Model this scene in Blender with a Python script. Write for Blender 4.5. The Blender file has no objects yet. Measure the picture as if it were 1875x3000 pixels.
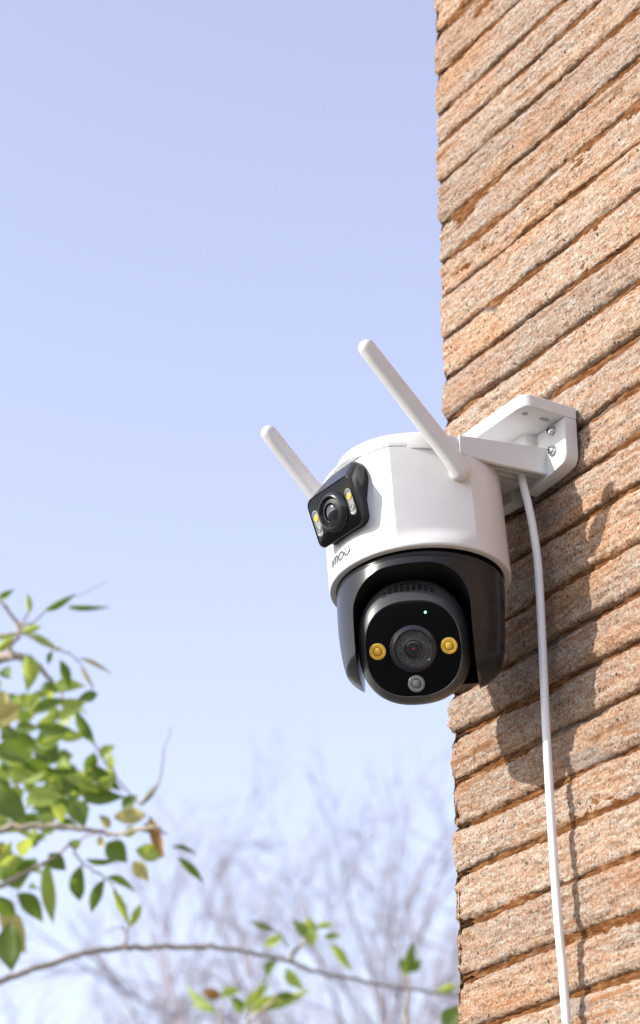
import bpy, bmesh, math, random
import numpy as np
from mathutils import Matrix, Vector

random.seed(7)
RNG = np.random.default_rng(11)
scene = bpy.context.scene
col = scene.collection
rad = math.radians

# ------------------------------------------------------------------ camera
FPX, PITCH, CAMZ = 6490.0, rad(25.67), 1.6          # focal length in photo pixels (1875 x 3000)
cd = bpy.data.cameras.new('camera')
cam = bpy.data.objects.new('camera', cd)
col.objects.link(cam)
cam.location = (0, 0, CAMZ)
cam.rotation_euler = (math.pi / 2 + PITCH, 0, 0)
cd.sensor_fit = 'VERTICAL'
cd.sensor_height = 36.0
cd.sensor_width = 22.5
cd.lens = FPX / 3000 * 36
cd.clip_start = 0.05
cd.clip_end = 2000
cd.dof.use_dof = True
cd.dof.focus_distance = 1.66
cd.dof.aperture_fstop = 8.8
scene.camera = cam

# ------------------------------------------------------------------ sky and sun
SUN_AZ, SUN_EL = 74.0, 26.0        # azimuth: degrees to the left of the direction towards the viewer
sdir = Vector((-math.sin(rad(SUN_AZ)) * math.cos(rad(SUN_EL)),
               -math.cos(rad(SUN_AZ)) * math.cos(rad(SUN_EL)), math.sin(rad(SUN_EL))))
world = bpy.data.worlds.new('World')
scene.world = world
world.use_nodes = True
wt = world.node_tree
wt.nodes.clear()
sky = wt.nodes.new('ShaderNodeTexSky')
sky.sky_type = 'NISHITA'
sky.sun_disc = False
sky.sun_elevation = rad(SUN_EL)
sky.sun_rotation = math.atan2(sdir.x, sdir.y)
sky.air_density = 1.0
sky.dust_density = 1.0
sky.ozone_density = 1.6
hsv = wt.nodes.new('ShaderNodeHueSaturation')
hsv.inputs['Hue'].default_value = 0.53
hsv.inputs['Saturation'].default_value = 0.78
hsv.inputs['Value'].default_value = 1.24
bg = wt.nodes.new('ShaderNodeBackground')
bg.inputs['Strength'].default_value = 0.15
wo = wt.nodes.new('ShaderNodeOutputWorld')
gam = wt.nodes.new('ShaderNodeGamma')
gam.inputs['Gamma'].default_value = 0.72
wt.links.new(sky.outputs[0], gam.inputs['Color'])
wt.links.new(gam.outputs[0], hsv.inputs['Color'])
wt.links.new(hsv.outputs[0], bg.inputs['Color'])
wt.links.new(bg.outputs[0], wo.inputs['Surface'])

sl = bpy.data.lights.new('sun', 'SUN')
sl.energy = 2.35
sl.angle = rad(0.5)
sl.color = (1.0, 0.95, 0.88)
sun = bpy.data.objects.new('sun', sl)
col.objects.link(sun)
sun.rotation_euler = (-sdir).to_track_quat('-Z', 'Y').to_euler()
sun.location = (-3, -1, 6)

scene.view_settings.view_transform = 'Standard'
scene.view_settings.look = 'None'
scene.view_settings.exposure = 1.38
scene.view_settings.gamma = 1.0
scene.render.engine = 'CYCLES'
scene.cycles.use_denoising = True
scene.cycles.max_bounces = 8
scene.cycles.transparent_max_bounces = 8

# ------------------------------------------------------------------ frames of reference
vX = np.array([1., 0, 0])
vU = np.array([0, -math.sin(PITCH), math.cos(PITCH)])
vF = np.array([0, math.cos(PITCH), math.sin(PITCH)])
vC = np.array([0, 0, CAMZ])
vZ = np.array([0, 0, 1.])
def ray(u, v): return (u - 937.5) / FPX * vX - (v - 1500) / FPX * vU + vF
def at(u, v, z): return vC + ray(u, v) * z
def onplane(u, v, P0, n):
    r = ray(u, v)
    return vC + r * (((P0 - vC) @ n) / (r @ n))
WA = rad(31.0)                                         # the wall runs 31 degrees to the left of the viewing direction
wd = np.array([-math.sin(WA), math.cos(WA), 0])        # along the wall, away from the viewer
wn = np.array([-math.cos(WA), -math.sin(WA), 0])       # out of the wall
DEV = at(1232, 1722, 1.66)                             # centre of the white body's lower rim
OFF = 0.089                                            # from the wall to the camera's axis
W0 = DEV - wn * OFF                                    # its foot on the wall
def wall(D, N, z):                                     # wall frame, millimetres
    return W0 + (wd * D + wn * N + vZ * z) * 1e-3
def wallv(a):                                          # the same for an (n,3) array
    a = np.asarray(a, float) * 1e-3
    return W0 + a[:, 0:1] * wd + a[:, 1:2] * wn + a[:, 2:3] * vZ
def set_frame(tx, ty):                                 # the camera hangs slightly out of plumb
    global dx, dy, dk
    dk = np.array([tx, ty, 1]); dk /= np.linalg.norm(dk)
    dx = vX - (vX @ dk) * dk; dx /= np.linalg.norm(dx)
    dy = np.cross(dk, dx)
set_frame(-.065, .058)
def dev(a):                                            # device frame (right, away, up), millimetres
    a = np.atleast_2d(np.asarray(a, float)) * 1e-3
    return DEV + a[:, 0:1] * dx + a[:, 1:2] * dy + a[:, 2:3] * dk
def azd(al):
    al = rad(al)
    return np.array([-math.sin(al), -math.cos(al), 0.])
K3 = np.array([0, 0, 1.])

# ------------------------------------------------------------------ node helpers
def new_mat(name):
    m = bpy.data.materials.new(name)
    m.use_nodes = True
    nt = m.node_tree
    b = nt.nodes['Principled BSDF']
    return m, nt, b
def pset(b, **kw):
    for k, v in kw.items():
        k = k.replace('_', ' ')
        if isinstance(v, tuple) and len(v) == 3: v = (*v, 1)
        b.inputs[k].default_value = v
def nd(nt, t, **kw):
    n = nt.nodes.new(t)
    for k, v in kw.items():
        if k.startswith('i_'): n.inputs[k[2:].replace('_', ' ')].default_value = v
        else: setattr(n, k, v)
    return n
def ramp(nt, stops, src, interp='LINEAR'):
    r = nt.nodes.new('ShaderNodeValToRGB')
    r.color_ramp.interpolation = interp
    e = r.color_ramp.elements
    e[0].position, e[0].color = stops[0][0], (*stops[0][1], 1)
    e[1].position, e[1].color = stops[1][0], (*stops[1][1], 1)
    for p, c in stops[2:]:
        q = e.new(p); q.color = (*c, 1)
    nt.links.new(src, r.inputs['Fac'])
    return r.outputs['Color']
def mixc(nt, fac, a, b, blend='MIX'):
    m = nt.nodes.new('ShaderNodeMix')
    m.data_type = 'RGBA'; m.blend_type = blend
    for sock, val in ((m.inputs[0], fac), (m.inputs[6], a), (m.inputs[7], b)):
        if isinstance(val, bpy.types.NodeSocket): nt.links.new(val, sock)
        elif isinstance(val, (int, float)): sock.default_value = val
        else: sock.default_value = (*val, 1)
    return m.outputs[2]
def coords(nt, rot=None, scale=(1, 1, 1)):
    tc = nt.nodes.new('ShaderNodeTexCoord')
    mp = nt.nodes.new('ShaderNodeMapping')
    mp.inputs['Scale'].default_value = scale
    if rot: mp.inputs['Rotation'].default_value = rot
    nt.links.new(tc.outputs['Object'], mp.inputs['Vector'])
    return mp.outputs['Vector']
def noise(nt, vec, scale, detail=4, rough=.6, out='Fac'):
    n = nd(nt, 'ShaderNodeTexNoise')
    n.inputs['Scale'].default_value = scale
    n.inputs['Detail'].default_value = detail
    n.inputs['Roughness'].default_value = rough
    nt.links.new(vec, n.inputs['Vector'])
    return n.outputs[out]
def bump(nt, b, h, strength, dist):
    bp = nt.nodes.new('ShaderNodeBump')
    bp.inputs['Strength'].default_value = strength
    bp.inputs['Distance'].default_value = dist
    nt.links.new(h, bp.inputs['Height'])
    nt.links.new(bp.outputs[0], b.inputs['Normal'])
    return bp

# ------------------------------------------------------------------ materials
M = {}
def stone_material(name, mortar=False):
    m, nt, b = new_mat(name)
    vec = coords(nt, rot=(0, 0, -(math.pi / 2 + WA)))           # x along the wall
    lay = nt.nodes.new('ShaderNodeMapping')                     # stretched along the wall: bedding
    lay.inputs['Scale'].default_value = (.22, 1, 1)
    nt.links.new(vec, lay.inputs['Vector'])
    lv = lay.outputs[0]
    n_grain = noise(nt, vec, 420, 3, .7)
    n_mid = noise(nt, lv, 360, 4, .66)
    n_big = noise(nt, lv, 26, 4, .6)
    vor = nd(nt, 'ShaderNodeTexVoronoi'); vor.inputs['Scale'].default_value = 640
    nt.links.new(vec, vor.inputs['Vector'])
    sp = nt.nodes.new('ShaderNodeSeparateColor'); nt.links.new(vor.outputs['Color'], sp.inputs[0])
    if not mortar:
        base = ramp(nt, [(.36, (.21, .10, .047)), (.45, (.32, .196, .125)), (.53, (.355, .262, .19)), (.64, (.47, .42, .36))], n_mid)
        grain = ramp(nt, [(.0, (.30, .145, .075)), (.26, (.335, .21, .14)), (.50, (.36, .28, .215)), (.70, (.48, .435, .375)), (.86, (.10, .085, .075))], sp.outputs[0])
        c = mixc(nt, .5, base, grain)
        # pale and rusty areas that follow the bedding
        big = ramp(nt, [(.34, (1.08, .90, .74)), (.5, (1, 1, 1)), (.66, (.95, 1.0, 1.04))], n_big)
        c = mixc(nt, 1.0, c, big, 'MULTIPLY')
        c = mixc(nt, 1.0, c, (1.03, 1.045, 1.08), 'MULTIPLY')
        # thin rusty lines along the bedding
        st = nt.nodes.new('ShaderNodeMapping'); st.inputs['Scale'].default_value = (.05, 1, 1)
        nt.links.new(vec, st.inputs['Vector'])
        n_st = noise(nt, st.outputs[0], 150, 3, .6)
        c = mixc(nt, ramp(nt, [(.60, (0, 0, 0)), (.67, (.75, .75, .75))], n_st), c, (.25, .115, .045))
        # each brick a little different
        oi = nt.nodes.new('ShaderNodeObjectInfo')
        c = mixc(nt, 1.0, c, ramp(nt, [(0, (.88, .86, .84)), (.5, (1, .99, .97)), (1, (1.10, 1.06, 1.0))], oi.outputs['Random']), 'MULTIPLY')
        # grey mortar film and dark grains
        n_film = noise(nt, lv, 34, 3, .55)
        film = ramp(nt, [(.655, (0, 0, 0)), (.70, (1, 1, 1))], n_film)
        c = mixc(nt, film, c, mixc(nt, .55, c, (.21, .195, .185)))
        n_dark = noise(nt, vec, 300, 2, .5)
        dark = ramp(nt, [(.655, (0, 0, 0)), (.70, (1, 1, 1))], n_dark)
        c = mixc(nt, dark, c, (.05, .043, .04))
        n_dk2 = noise(nt, vec, 800, 1, .5)
        dk2 = ramp(nt, [(.66, (0, 0, 0)), (.72, (.8, .8, .8))], n_dk2)
        c = mixc(nt, dk2, c, (.09, .065, .05))
    else:
        base = ramp(nt, [(.38, (.085, .030, .008)), (.52, (.15, .060, .019)), (.62, (.23, .12, .055))], n_mid)
        n_film = noise(nt, lv, 30, 3, .6)
        film = ramp(nt, [(.58, (0, 0, 0)), (.66, (1, 1, 1))], n_film)
        c = mixc(nt, film, base, (.17, .15, .13))
    nt.links.new(c, b.inputs['Base Color'])
    pset(b, Roughness=.92)
    b.inputs['Specular IOR Level'].default_value = .12
    mx = nt.nodes.new('ShaderNodeMath'); mx.operation = 'ADD'
    nt.links.new(n_grain, mx.inputs[0]); nt.links.new(n_mid, mx.inputs[1])
    bump(nt, b, mx.outputs[0], .9, .0016)
    return m
M['stone'] = stone_material('rough_stone')
M['mortar'] = stone_material('rusty_mortar', True)

def plastic(name, color, rough, spec=.5, metallic=0., bevel=.0006, grain=0.03):
    m, nt, b = new_mat(name)
    vec = coords(nt)
    nz = noise(nt, vec, 60, 3, .5)
    c = ramp(nt, [(.3, tuple(x * (1 - grain) for x in color)), (.7, tuple(min(1, x * (1 + grain)) for x in color))], nz)
    nt.links.new(c, b.inputs['Base Color'])
    n2 = noise(nt, vec, 900, 2, .5)
    r = nt.nodes.new('ShaderNodeMapRange')
    r.inputs['To Min'].default_value = max(0, rough - .04); r.inputs['To Max'].default_value = rough + .04
    nt.links.new(n2, r.inputs['Value']); nt.links.new(r.outputs[0], b.inputs['Roughness'])
    pset(b, Metallic=metallic)
    b.inputs['Specular IOR Level'].default_value = spec
    if bevel:
        bv = nt.nodes.new('ShaderNodeBevel'); bv.samples = 4
        bv.inputs['Radius'].default_value = bevel
        nt.links.new(bv.outputs[0], b.inputs['Normal'])
    return m
M['white'] = plastic('white_plastic', (.655, .65, .655), .38)
M['white_rod'] = plastic('white_rod', (.655, .65, .655), .38, .5, 0, 0)
M['white_dull'] = plastic('white_bracket', (.655, .65, .655), .5, .4)
M['white_rubber'] = plastic('white_cable', (.78, .78, .79), .42, .45, 0, 0)
M['dark'] = plastic('gunmetal_plastic', (.020, .020, .022), .24, .28, 0, .0007)
M['dark_head'] = plastic('gunmetal_head', (.052, .052, .054), .36, .42, 0, .0005)  # lighter than the yoke: light missing under its arch put into the colour
M['dark_matt'] = plastic('black_plastic', (.008, .008, .009), .55, .4, 0, 0)
M['glass_black'] = plastic('black_glass', (.002, .002, .003), .06, .16, 0, .0004)
M['ring'] = plastic('black_lens_ring', (.012, .013, .018), .2, .6, .15, .0003)
M['grey_print'] = plastic('grey_print', (.11, .108, .106), .5, .3, 0, 0)
M['amber'] = plastic('amber_led', (.72, .44, .05), .25, .5, 0, 0, .1)
M['chip'] = plastic('amber_shade', (.38, .19, .02), .3, .5, 0, 0, .1)
M['clear'] = plastic('clear_led', (.20, .20, .21), .12, .8, .2, 0, .1)
M['steel'] = plastic('screw_steel', (.62, .62, .64), .2, .5, 1., .0002)
M['seam'] = plastic('seam_grey', (.30, .29, .29), .6, .3, 0, 0)
m, nt, b = new_mat('barrel_grey')
vec = coords(nt)
n1 = noise(nt, vec, 2600, 1, .4)
c = ramp(nt, [(.55, (.035, .035, .037)), (.63, (.06, .06, .06)), (.72, (.35, .35, .34))], n1)
nt.links.new(c, b.inputs['Base Color']); pset(b, Roughness=.4)
M['barrel'] = m
m, nt, b = new_mat('lens_glass')
pset(b, Base_Color=(.004, .004, .008), Roughness=.04); b.inputs['Specular IOR Level'].default_value = .6
b.inputs['Coat Weight'].default_value = .6
M['lens'] = m
m, nt, b = new_mat('lens_red'); pset(b, Base_Color=(.35, .02, .03), Roughness=.2); M['red'] = m
m, nt, b = new_mat('green_led')
pset(b, Base_Color=(.2, .7, .3), Roughness=.3)
b.inputs['Emission Color'].default_value = (.25, 1, .35, 1); b.inputs['Emission Strength'].default_value = .7
M['green'] = m

def leaf_material(name, front, back, trans, warm=None):
    m, nt, b = new_mat(name)
    vec = coords(nt)
    nz = noise(nt, vec, 3.5, 3, .6)
    oi = nt.nodes.new('ShaderNodeObjectInfo')
    c0 = ramp(nt, [(.3, front), (.7, back)], nz)
    hs = nt.nodes.new('ShaderNodeHueSaturation')
    mr = nt.nodes.new('ShaderNodeMapRange')
    mr.inputs['To Min'].default_value = .72; mr.inputs['To Max'].default_value = 1.25
    nt.links.new(oi.outputs['Random'], mr.inputs['Value'])
    nt.links.new(mr.outputs[0], hs.inputs['Value']); nt.links.new(c0, hs.inputs['Color'])
    nt.links.new(hs.outputs[0], b.inputs['Base Color'])
    pset(b, Roughness=.45)
    tr = nt.nodes.new('ShaderNodeBsdfTranslucent')
    tr.inputs['Color'].default_value = (*trans, 1)
    mx = nt.nodes.new('ShaderNodeMixShader'); mx.inputs[0].default_value = .45
    out = nt.nodes['Material Output']
    nt.links.new(b.outputs[0], mx.inputs[1]); nt.links.new(tr.outputs[0], mx.inputs[2])
    nt.links.new(mx.outputs[0], out.inputs['Surface'])
    return m
M['leafG'] = leaf_material('leaf_green', (.095, .15, .03), (.15, .21, .055), (.22, .32, .035))
M['leafL'] = leaf_material('leaf_backlit', (.24, .34, .07), (.36, .45, .13), (.60, .68, .10))  # leaves with sun shining through, the brightness put into the colour
M['leafY'] = leaf_material('leaf_yellow', (.55, .48, .16), (.62, .55, .26), (.6, .5, .15))
M['leafB'] = leaf_material('leaf_brown', (.30, .15, .05), (.38, .24, .08), (.4, .2, .05))
def bark(name, a, bcol, sc):
    m, nt, b = new_mat(name)
    vec = coords(nt, scale=(1, 1, .3))
    nz = noise(nt, vec, sc, 5, .65)
    nt.links.new(ramp(nt, [(.32, a), (.68, bcol)], nz), b.inputs['Base Color'])
    pset(b, Roughness=.85)
    bump(nt, b, nz, .6, .004)
    return m
M['bark'] = bark('tan_bark', (.34, .27, .21), (.56, .47, .38), 90)
M['bark_grey_hazy'] = bark('hazy_grey_bark', (.22, .185, .205), (.36, .31, .325), 20)  # distance haze put into the colour: paler, faintly lavender grey
m, nt, b = new_mat('grey_paving')
vec = coords(nt)
n1 = noise(nt, vec, 1.5, 6, .6)
n2 = noise(nt, vec, 80, 3, .6)
c = mixc(nt, .4, ramp(nt, [(.3, (.10, .10, .085)), (.7, (.17, .165, .14))], n1), ramp(nt, [(.3, (.09, .085, .075)), (.7, (.19, .18, .155))], n2))
nt.links.new(c, b.inputs['Base Color']); pset(b, Roughness=.9)
bump(nt, b, n2, .4, .004)
M['ground'] = m

# ------------------------------------------------------------------ mesh helpers
def link(o, parent=None):
    col.objects.link(o)
    if parent is not None: o.parent = parent
    return o
def empty(name, loc, label, cat, group=None):
    o = bpy.data.objects.new(name, None)
    o.empty_display_size = .05
    link(o); o.location = loc
    o['label'] = label; o['category'] = cat
    if group: o['group'] = group
    return o
def origin(o):
    p = np.zeros(3)
    while o is not None:
        p = p + np.array(o.location); o = o.parent
    return p
def mk(name, verts, faces, mat, parent=None, smooth=None, loc=None):
    """one mesh object; verts in world metres, stored relative to its parent's origin"""
    v = np.asarray(verts, float)
    base = origin(parent)
    me = bpy.data.meshes.new(name)
    me.from_pydata((v - base).tolist(), [], [list(map(int, f)) for f in faces])
    me.materials.append(M[mat])
    if smooth is not None:
        me.shade_smooth()
        me.set_sharp_from_angle(angle=rad(smooth))
    o = bpy.data.objects.new(name, me)
    return link(o, parent)
def grid_faces(nu, nv, wrap_u=False, wrap_v=False):
    I, J = np.meshgrid(np.arange(nu if wrap_u else nu - 1), np.arange(nv if wrap_v else nv - 1), indexing='ij')
    I, J = I.ravel(), J.ravel()
    I2, J2 = (I + 1) % nu, (J + 1) % nv
    return np.stack([I * nv + J, I2 * nv + J, I2 * nv + J2, I * nv + J2], 1)
def recalc(o):
    bm = bmesh.new(); bm.from_mesh(o.data)
    bmesh.ops.remove_doubles(bm, verts=bm.verts, dist=1e-6)
    bmesh.ops.recalc_face_normals(bm, faces=bm.faces)
    bm.to_mesh(o.data); bm.free()
    return o
def rings(name, R, mat, parent, smooth=None, caps=True):
    """loft a list of equal-length closed rings (world points)"""
    R = [np.asarray(r) for r in R]
    k = len(R[0]); v = np.concatenate(R)
    f = [tuple(q) for q in grid_faces(len(R), k, wrap_v=True)]
    if caps:
        f.append(tuple(range(k))[::-1]); f.append(tuple(range((len(R) - 1) * k, len(R) * k)))
    o = mk(name, v, f, mat, parent, None)
    recalc(o)
    if smooth is not None:
        o.data.shade_smooth(); o.data.set_sharp_from_angle(angle=rad(smooth))
    return o
def tube_rings(path, radii, sides=12):
    P = np.asarray(path, float); n = len(P)
    rr = np.full(n, radii) if np.isscalar(radii) else np.asarray(radii)
    T = np.gradient(P, axis=0); T /= np.linalg.norm(T, axis=1)[:, None]
    ref = np.array([0, 0, 1.]) if abs(T[0][2]) < .9 else np.array([1., 0, 0])
    a = np.cross(T[0], ref); a /= np.linalg.norm(a)
    out = []
    for i in range(n):
        a = a - (a @ T[i]) * T[i]; a /= np.linalg.norm(a)
        bb = np.cross(T[i], a)
        th = np.arange(sides) * 2 * math.pi / sides
        out.append(P[i] + rr[i] * (np.cos(th)[:, None] * a + np.sin(th)[:, None] * bb))
    return out
def spline(pts, n):
    P = np.asarray(pts, float)
    k = len(P); t = np.linspace(0, k - 1, n)
    Q = np.vstack([2 * P[0] - P[1], P, 2 * P[-1] - P[-2]])
    i = np.minimum(t.astype(int), k - 2); u = (t - i)[:, None]
    p0, p1, p2, p3 = Q[i], Q[i + 1], Q[i + 2], Q[i + 3]
    return .5 * (2 * p1 + (p2 - p0) * u + (2 * p0 - 5 * p1 + 4 * p2 - p3) * u ** 2 + (3 * p1 - p0 - 3 * p2 + p3) * u ** 3)
def vnoise(x, y, seed=0):
    """smooth value noise, arrays in, about -1..1"""
    x = np.asarray(x, float); y = np.asarray(y, float)
    xi = np.floor(x).astype(np.int64); yi = np.floor(y).astype(np.int64)
    fx = x - xi; fy = y - yi
    def h(a, b):
        q = (a * 374761393 + b * 668265263 + seed * 982451653) & 0xffffffff
        q = ((q ^ (q >> 13)) * 1274126177) & 0xffffffff
        q = q ^ (q >> 16)
        return q / 2147483647.5 - 1
    u = fx * fx * (3 - 2 * fx); w = fy * fy * (3 - 2 * fy)
    return (h(xi, yi) * (1 - u) + h(xi + 1, yi) * u) * (1 - w) + (h(xi, yi + 1) * (1 - u) + h(xi + 1, yi + 1) * u) * w
def fbm(x, y, seed=0, o=3):
    s = 0; a = 1; t = 0
    for i in range(o):
        s = s + a * vnoise(x * 2 ** i, y * 2 ** i, seed + i * 17); t += a; a *= .55
    return s / t
def lathe(name, prof, frame, mat, parent, seg=48, smooth=35):
    """prof: (r, h) pairs in mm about the axis frame=(centre, e1, e2, axis), points in device mm"""
    c, e1, e2, ax = frame
    th = np.arange(seg) * 2 * math.pi / seg
    R = []
    for r, h in prof:
        r = max(r, .01)
        R.append(dev(c + h * ax + r * (np.cos(th)[:, None] * e1 + np.sin(th)[:, None] * e2)))
    return rings(name, R, mat, parent, smooth)

# ------------------------------------------------------------------ ground
g = 60.0
ground = mk('ground', [(-400, -400, 0), (400, -400, 0), (400, 900, 0), (-400, 900, 0)], [(0, 1, 2, 3)], 'ground')
ground['kind'] = 'structure'
ground['label'] = 'grey paved ground below the wall'

# ------------------------------------------------------------------ brick wall
wroot = empty('brick_wall', wall(0, 0, -DEV[2] * 1e3), 'rough tan and orange brick wall carrying the white security camera', 'wall')
JO = [697, 655, 611.8, 563.1, 520.1, 488.2, 447.2, 403.8, 364, 329, 287.3, 249.4, 209.7, 167.1, 124.2, 85.1, 46.6, 3.0,
      -36.7, -71, -108.5, -147, -182.7, -222.8, -263, -303.5, -344, -385, -424]
def edge_D(z): return 94.5 - (z + 297) * .0075 + 7           # far end of the wall, very slightly out of plumb
BACK = -240.0
def wall_path(fine, coarse):
    """plan stations: (D along front or None, N along end face), outward normal; fine in the part the photo shows"""
    s = list(np.arange(-1500, -220, coarse)) + list(np.arange(-220, -4, fine))
    front = [(x, 0., 0., 1.) for x in s]                      # D relative to the edge
    for a in np.linspace(0, 90, 5)[0:]:
        front.append((-3 + 3 * math.sin(rad(a)), -3 + 3 * math.cos(rad(a)), math.sin(rad(a)), math.cos(rad(a))))
    e = list(np.arange(-4.5, -22, -1.6)) + list(np.arange(-30, BACK, -30)) + [BACK]
    front += [(0., x, 1., 0.) for x in e]
    return np.array(front)
def fpath(fine=1.25, coarse=40):
    s = list(np.arange(-1500, -330, coarse)) + list(np.arange(-330, -4, fine))
    P = [(x, 0., 0., 1.) for x in s]
    for a in np.linspace(0, 90, 5): P.append((-3 + 3 * math.sin(rad(a)), -3 + 3 * math.cos(rad(a)), math.sin(rad(a)), math.cos(rad(a))))
    P += [(0., x, 1., 0.) for x in list(np.arange(-4.5, -22, -1.6)) + list(np.arange(-35, BACK, -35)) + [BACK]]
    return np.array(P)
PF = fpath(1.25, 40)
PC = fpath(14, 60)
def make_brick(i, zb, zt, P, dz, seed):
    ns = len(P)
    arc = np.where(P[:, 2] < .5, P[:, 0], 5 - P[:, 1])         # running length
    h = zt - zb
    g0 = 1.7 + 1.6 * fbm(arc / 45, arc * 0 + seed, 3, 2) + .9 * fbm(arc / 7, arc * 0 + seed, 5, 3)
    g1 = 1.3 + 1.6 * fbm(arc / 45, arc * 0 + seed + .5, 4, 2) + .9 * fbm(arc / 7, arc * 0 + seed, 6, 3)
    lo, hi = zb + np.maximum(g0, .6), zt - np.maximum(g1, .6)
    nface = max(3, int((h - 14) / dz))
    t_edge = [(0, -18), (0, -10), (0, -6), (.15, -3.6), (.7, -1.8), (1.7, -.7), (3.0, -.2)]
    t_top = [(0, -18), (0, -9), (.2, -5.2), (1.0, -3.2), (2.6, -1.7), (4.6, -.7), (6.6, -.2)]
    rows = [('b', o, r) for o, r in t_edge] + [('f', (k + 1) / (nface + 1), 0) for k in range(nface)] + [('t', o, r) for o, r in reversed(t_top)]
    V = np.zeros((ns, len(rows), 3))
    base = RNG.uniform(-1.2, 1.2) - 1.8; jd = .62 if zb > 230 else 1.0; tilt = RNG.uniform(-.04, .05)
    eoff = RNG.uniform(-.7, .6)
    for j, (kind, o, r) in enumerate(rows):
        if kind == 'b': z = lo + o
        elif kind == 't': z = hi - o
        else: z = lo + 3.0 + o * (hi - lo - 9.6)
        k = 1.0 if r > -1 else max(0, 1 + (r + 1) / 9)
        zz = z + seed * 0
        nz = 1.7 * fbm(arc / 80, zz / 15, 21, 2) + 1.7 * fbm(arc / 34, zz / 4.4, 31, 3) + .8 * fbm(arc / 6, zz / 2.6, 41, 2) + .5 * vnoise(arc / 1.9, zz / 1.5, 51)
        rough_edge = 0 if kind == 'f' else -.5 * np.abs(fbm(arc / 6, zz / 3, 61, 2))
        off = base + tilt * (z - (lo + hi) / 2) + nz * (.35 + .65 * k) + r * (jd if r > -8 else 1) + rough_edge * k
        e = edge_D(z) + eoff
        wj = .7 * vnoise(arc / 3.1, zz / 2, 71)
        V[:, j, 0] = e + P[:, 0] + P[:, 2] * off
        V[:, j, 1] = P[:, 1] + P[:, 3] * off
        V[:, j, 2] = z + wj * k
    return wallv(V.reshape(-1, 3)), grid_faces(ns, len(rows))
for i in range(len(JO) - 1):
    v, f = make_brick(i, JO[i + 1], JO[i], PF, 1.35, i * 3.7)
    mk('brick', v, f, 'stone', wroot, 180)
zg = -DEV[2] * 1e3
zlist = list(np.arange(JO[-1], zg, -40)) + [zg - 4]
for i in range(len(zlist) - 1):
    v, f = make_brick(i, zlist[i + 1], zlist[i], PC, 9, 300 + i * 3.7)
    mk('brick', v, f, 'stone', wroot, 180)
zup = list(np.arange(JO[0], JO[0] + 450, 41))
for i in range(len(zup) - 1):
    v, f = make_brick(i, zup[i], zup[i + 1], PC, 9, 500 + i * 3.7)
    mk('brick', v, f, 'stone', wroot, 180)
# mortar bed, recessed between the bricks
P = fpath(2.2, 60)
zs = np.concatenate([np.arange(zg, -430, 60), np.arange(-430, 700, 2.4), np.arange(710, zup[-1] - 4, 60)])
arc = np.where(P[:, 2] < .5, P[:, 0], 5 - P[:, 1])[:, None]
off = -6.2 + 1.6 * (1 / (1 + np.exp(-(zs[None] - 230) / 20))) + 3.2 * fbm(arc / 40 + 0 * zs, zs[None] / 22 + 0 * arc, 81, 2) + 1.2 * fbm(arc / 6 + 0 * zs, zs[None] / 4 + 0 * arc, 91, 3)
V = np.stack([edge_D(zs)[None] + P[:, 0:1] + P[:, 2:3] * off, P[:, 1:2] + P[:, 3:4] * off, zs[None] + 0 * off], -1)
mk('mortar_bed', wallv(V.reshape(-1, 3)), grid_faces(len(P), len(zs)), 'mortar', wroot, 180)
def wbox(name, D0, D1, N0, N1, z0, z1, mat, parent):
    c = [(a, b_, c_) for a in (D0, D1) for b_ in (N0, N1) for c_ in (z0, z1)]
    return recalc(mk(name, wallv(c), [(0, 1, 3, 2), (4, 6, 7, 5), (0, 4, 5, 1), (2, 3, 7, 6), (0, 2, 6, 4), (1, 5, 7, 3)], mat, parent))
wbox('mortar_core', -1395, 60, BACK + 4, -20, zg, zup[-1] - 5, 'mortar', wroot)

# ------------------------------------------------------------------ security camera
cam_root = empty('security_camera', DEV, 'white and black dual-lens security camera with two antennas on a wall bracket', 'security camera')
FRONT = 52.0
dF = azd(FRONT); dL = np.array([-math.cos(rad(FRONT)), math.sin(rad(FRONT)), 0.])   # dL: to the left in the picture
R0 = 68.5
SEG = [(-36, 36, 79.0), (36, 88, 300.0), (-88, -36, 300.0)]
def body_r(psi):
    psi = (psi + 180) % 360 - 180
    for a, b_, rho in SEG:
        if a <= psi <= b_:
            m_, h = (a + b_) / 2, rad((b_ - a) / 2)
            e = R0 * math.cos(h) - math.sqrt(rho ** 2 - (R0 * math.sin(h)) ** 2)
            q = rad(psi - m_)
            return e * math.cos(q) + math.sqrt(rho ** 2 - (e * math.sin(q)) ** 2)
    return R0
def body_dir(psi):                      # psi measured from the fixed lens's direction, + to the picture's left
    q = rad(psi)
    return math.cos(q) * dF + math.sin(q) * dL
def brow(lat, z):                       # scooped recess above the fixed lens
    u = (lat - 1) / 27
    if abs(u) >= 1: return 0
    zt = 88.5 - 9 * u * u * u * u - 3 * u * u
    if z >= zt or z < 46: return 0
    dd = min(1, (zt - z) / 13)
    if z < 66: dd *= max(0, (z - 46) / 20) ** 1.5
    return 8.5 * (1 - u * u) ** .6 * (dd ** .75)
psis = sorted(set(list(np.arange(-180, 180, 2.0)) + list(np.arange(-36, 36.1, 1.0))))
prof = [(-6.0, 4), (-6.0, 1.2), (-5.6, .4), (-5.0, 0), (-2.0, 0), (-1.1, .15), (-.5, .55), (-.1, 1.3), (0, 2.4)]
prof += [(0, z) for z in np.arange(6, 79, 1.6)] + [(0, 82.0), (0, 84.0), (-.1, 85.1), (-.75, 85.15), (-.75, 85.75), (-.1, 85.8), (0, 86.2)]
prof += [(0, 86.9), (0, 87.6)] + [(-3.6 + 3.6 * math.cos(rad(a)), 88 + 3.6 * math.sin(rad(a))) for a in (10, 22, 34, 46, 58, 70, 82, 90)] + [(-8, 91.8), (-20, 92.2), (-45, 92.3)]
V = []
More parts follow.
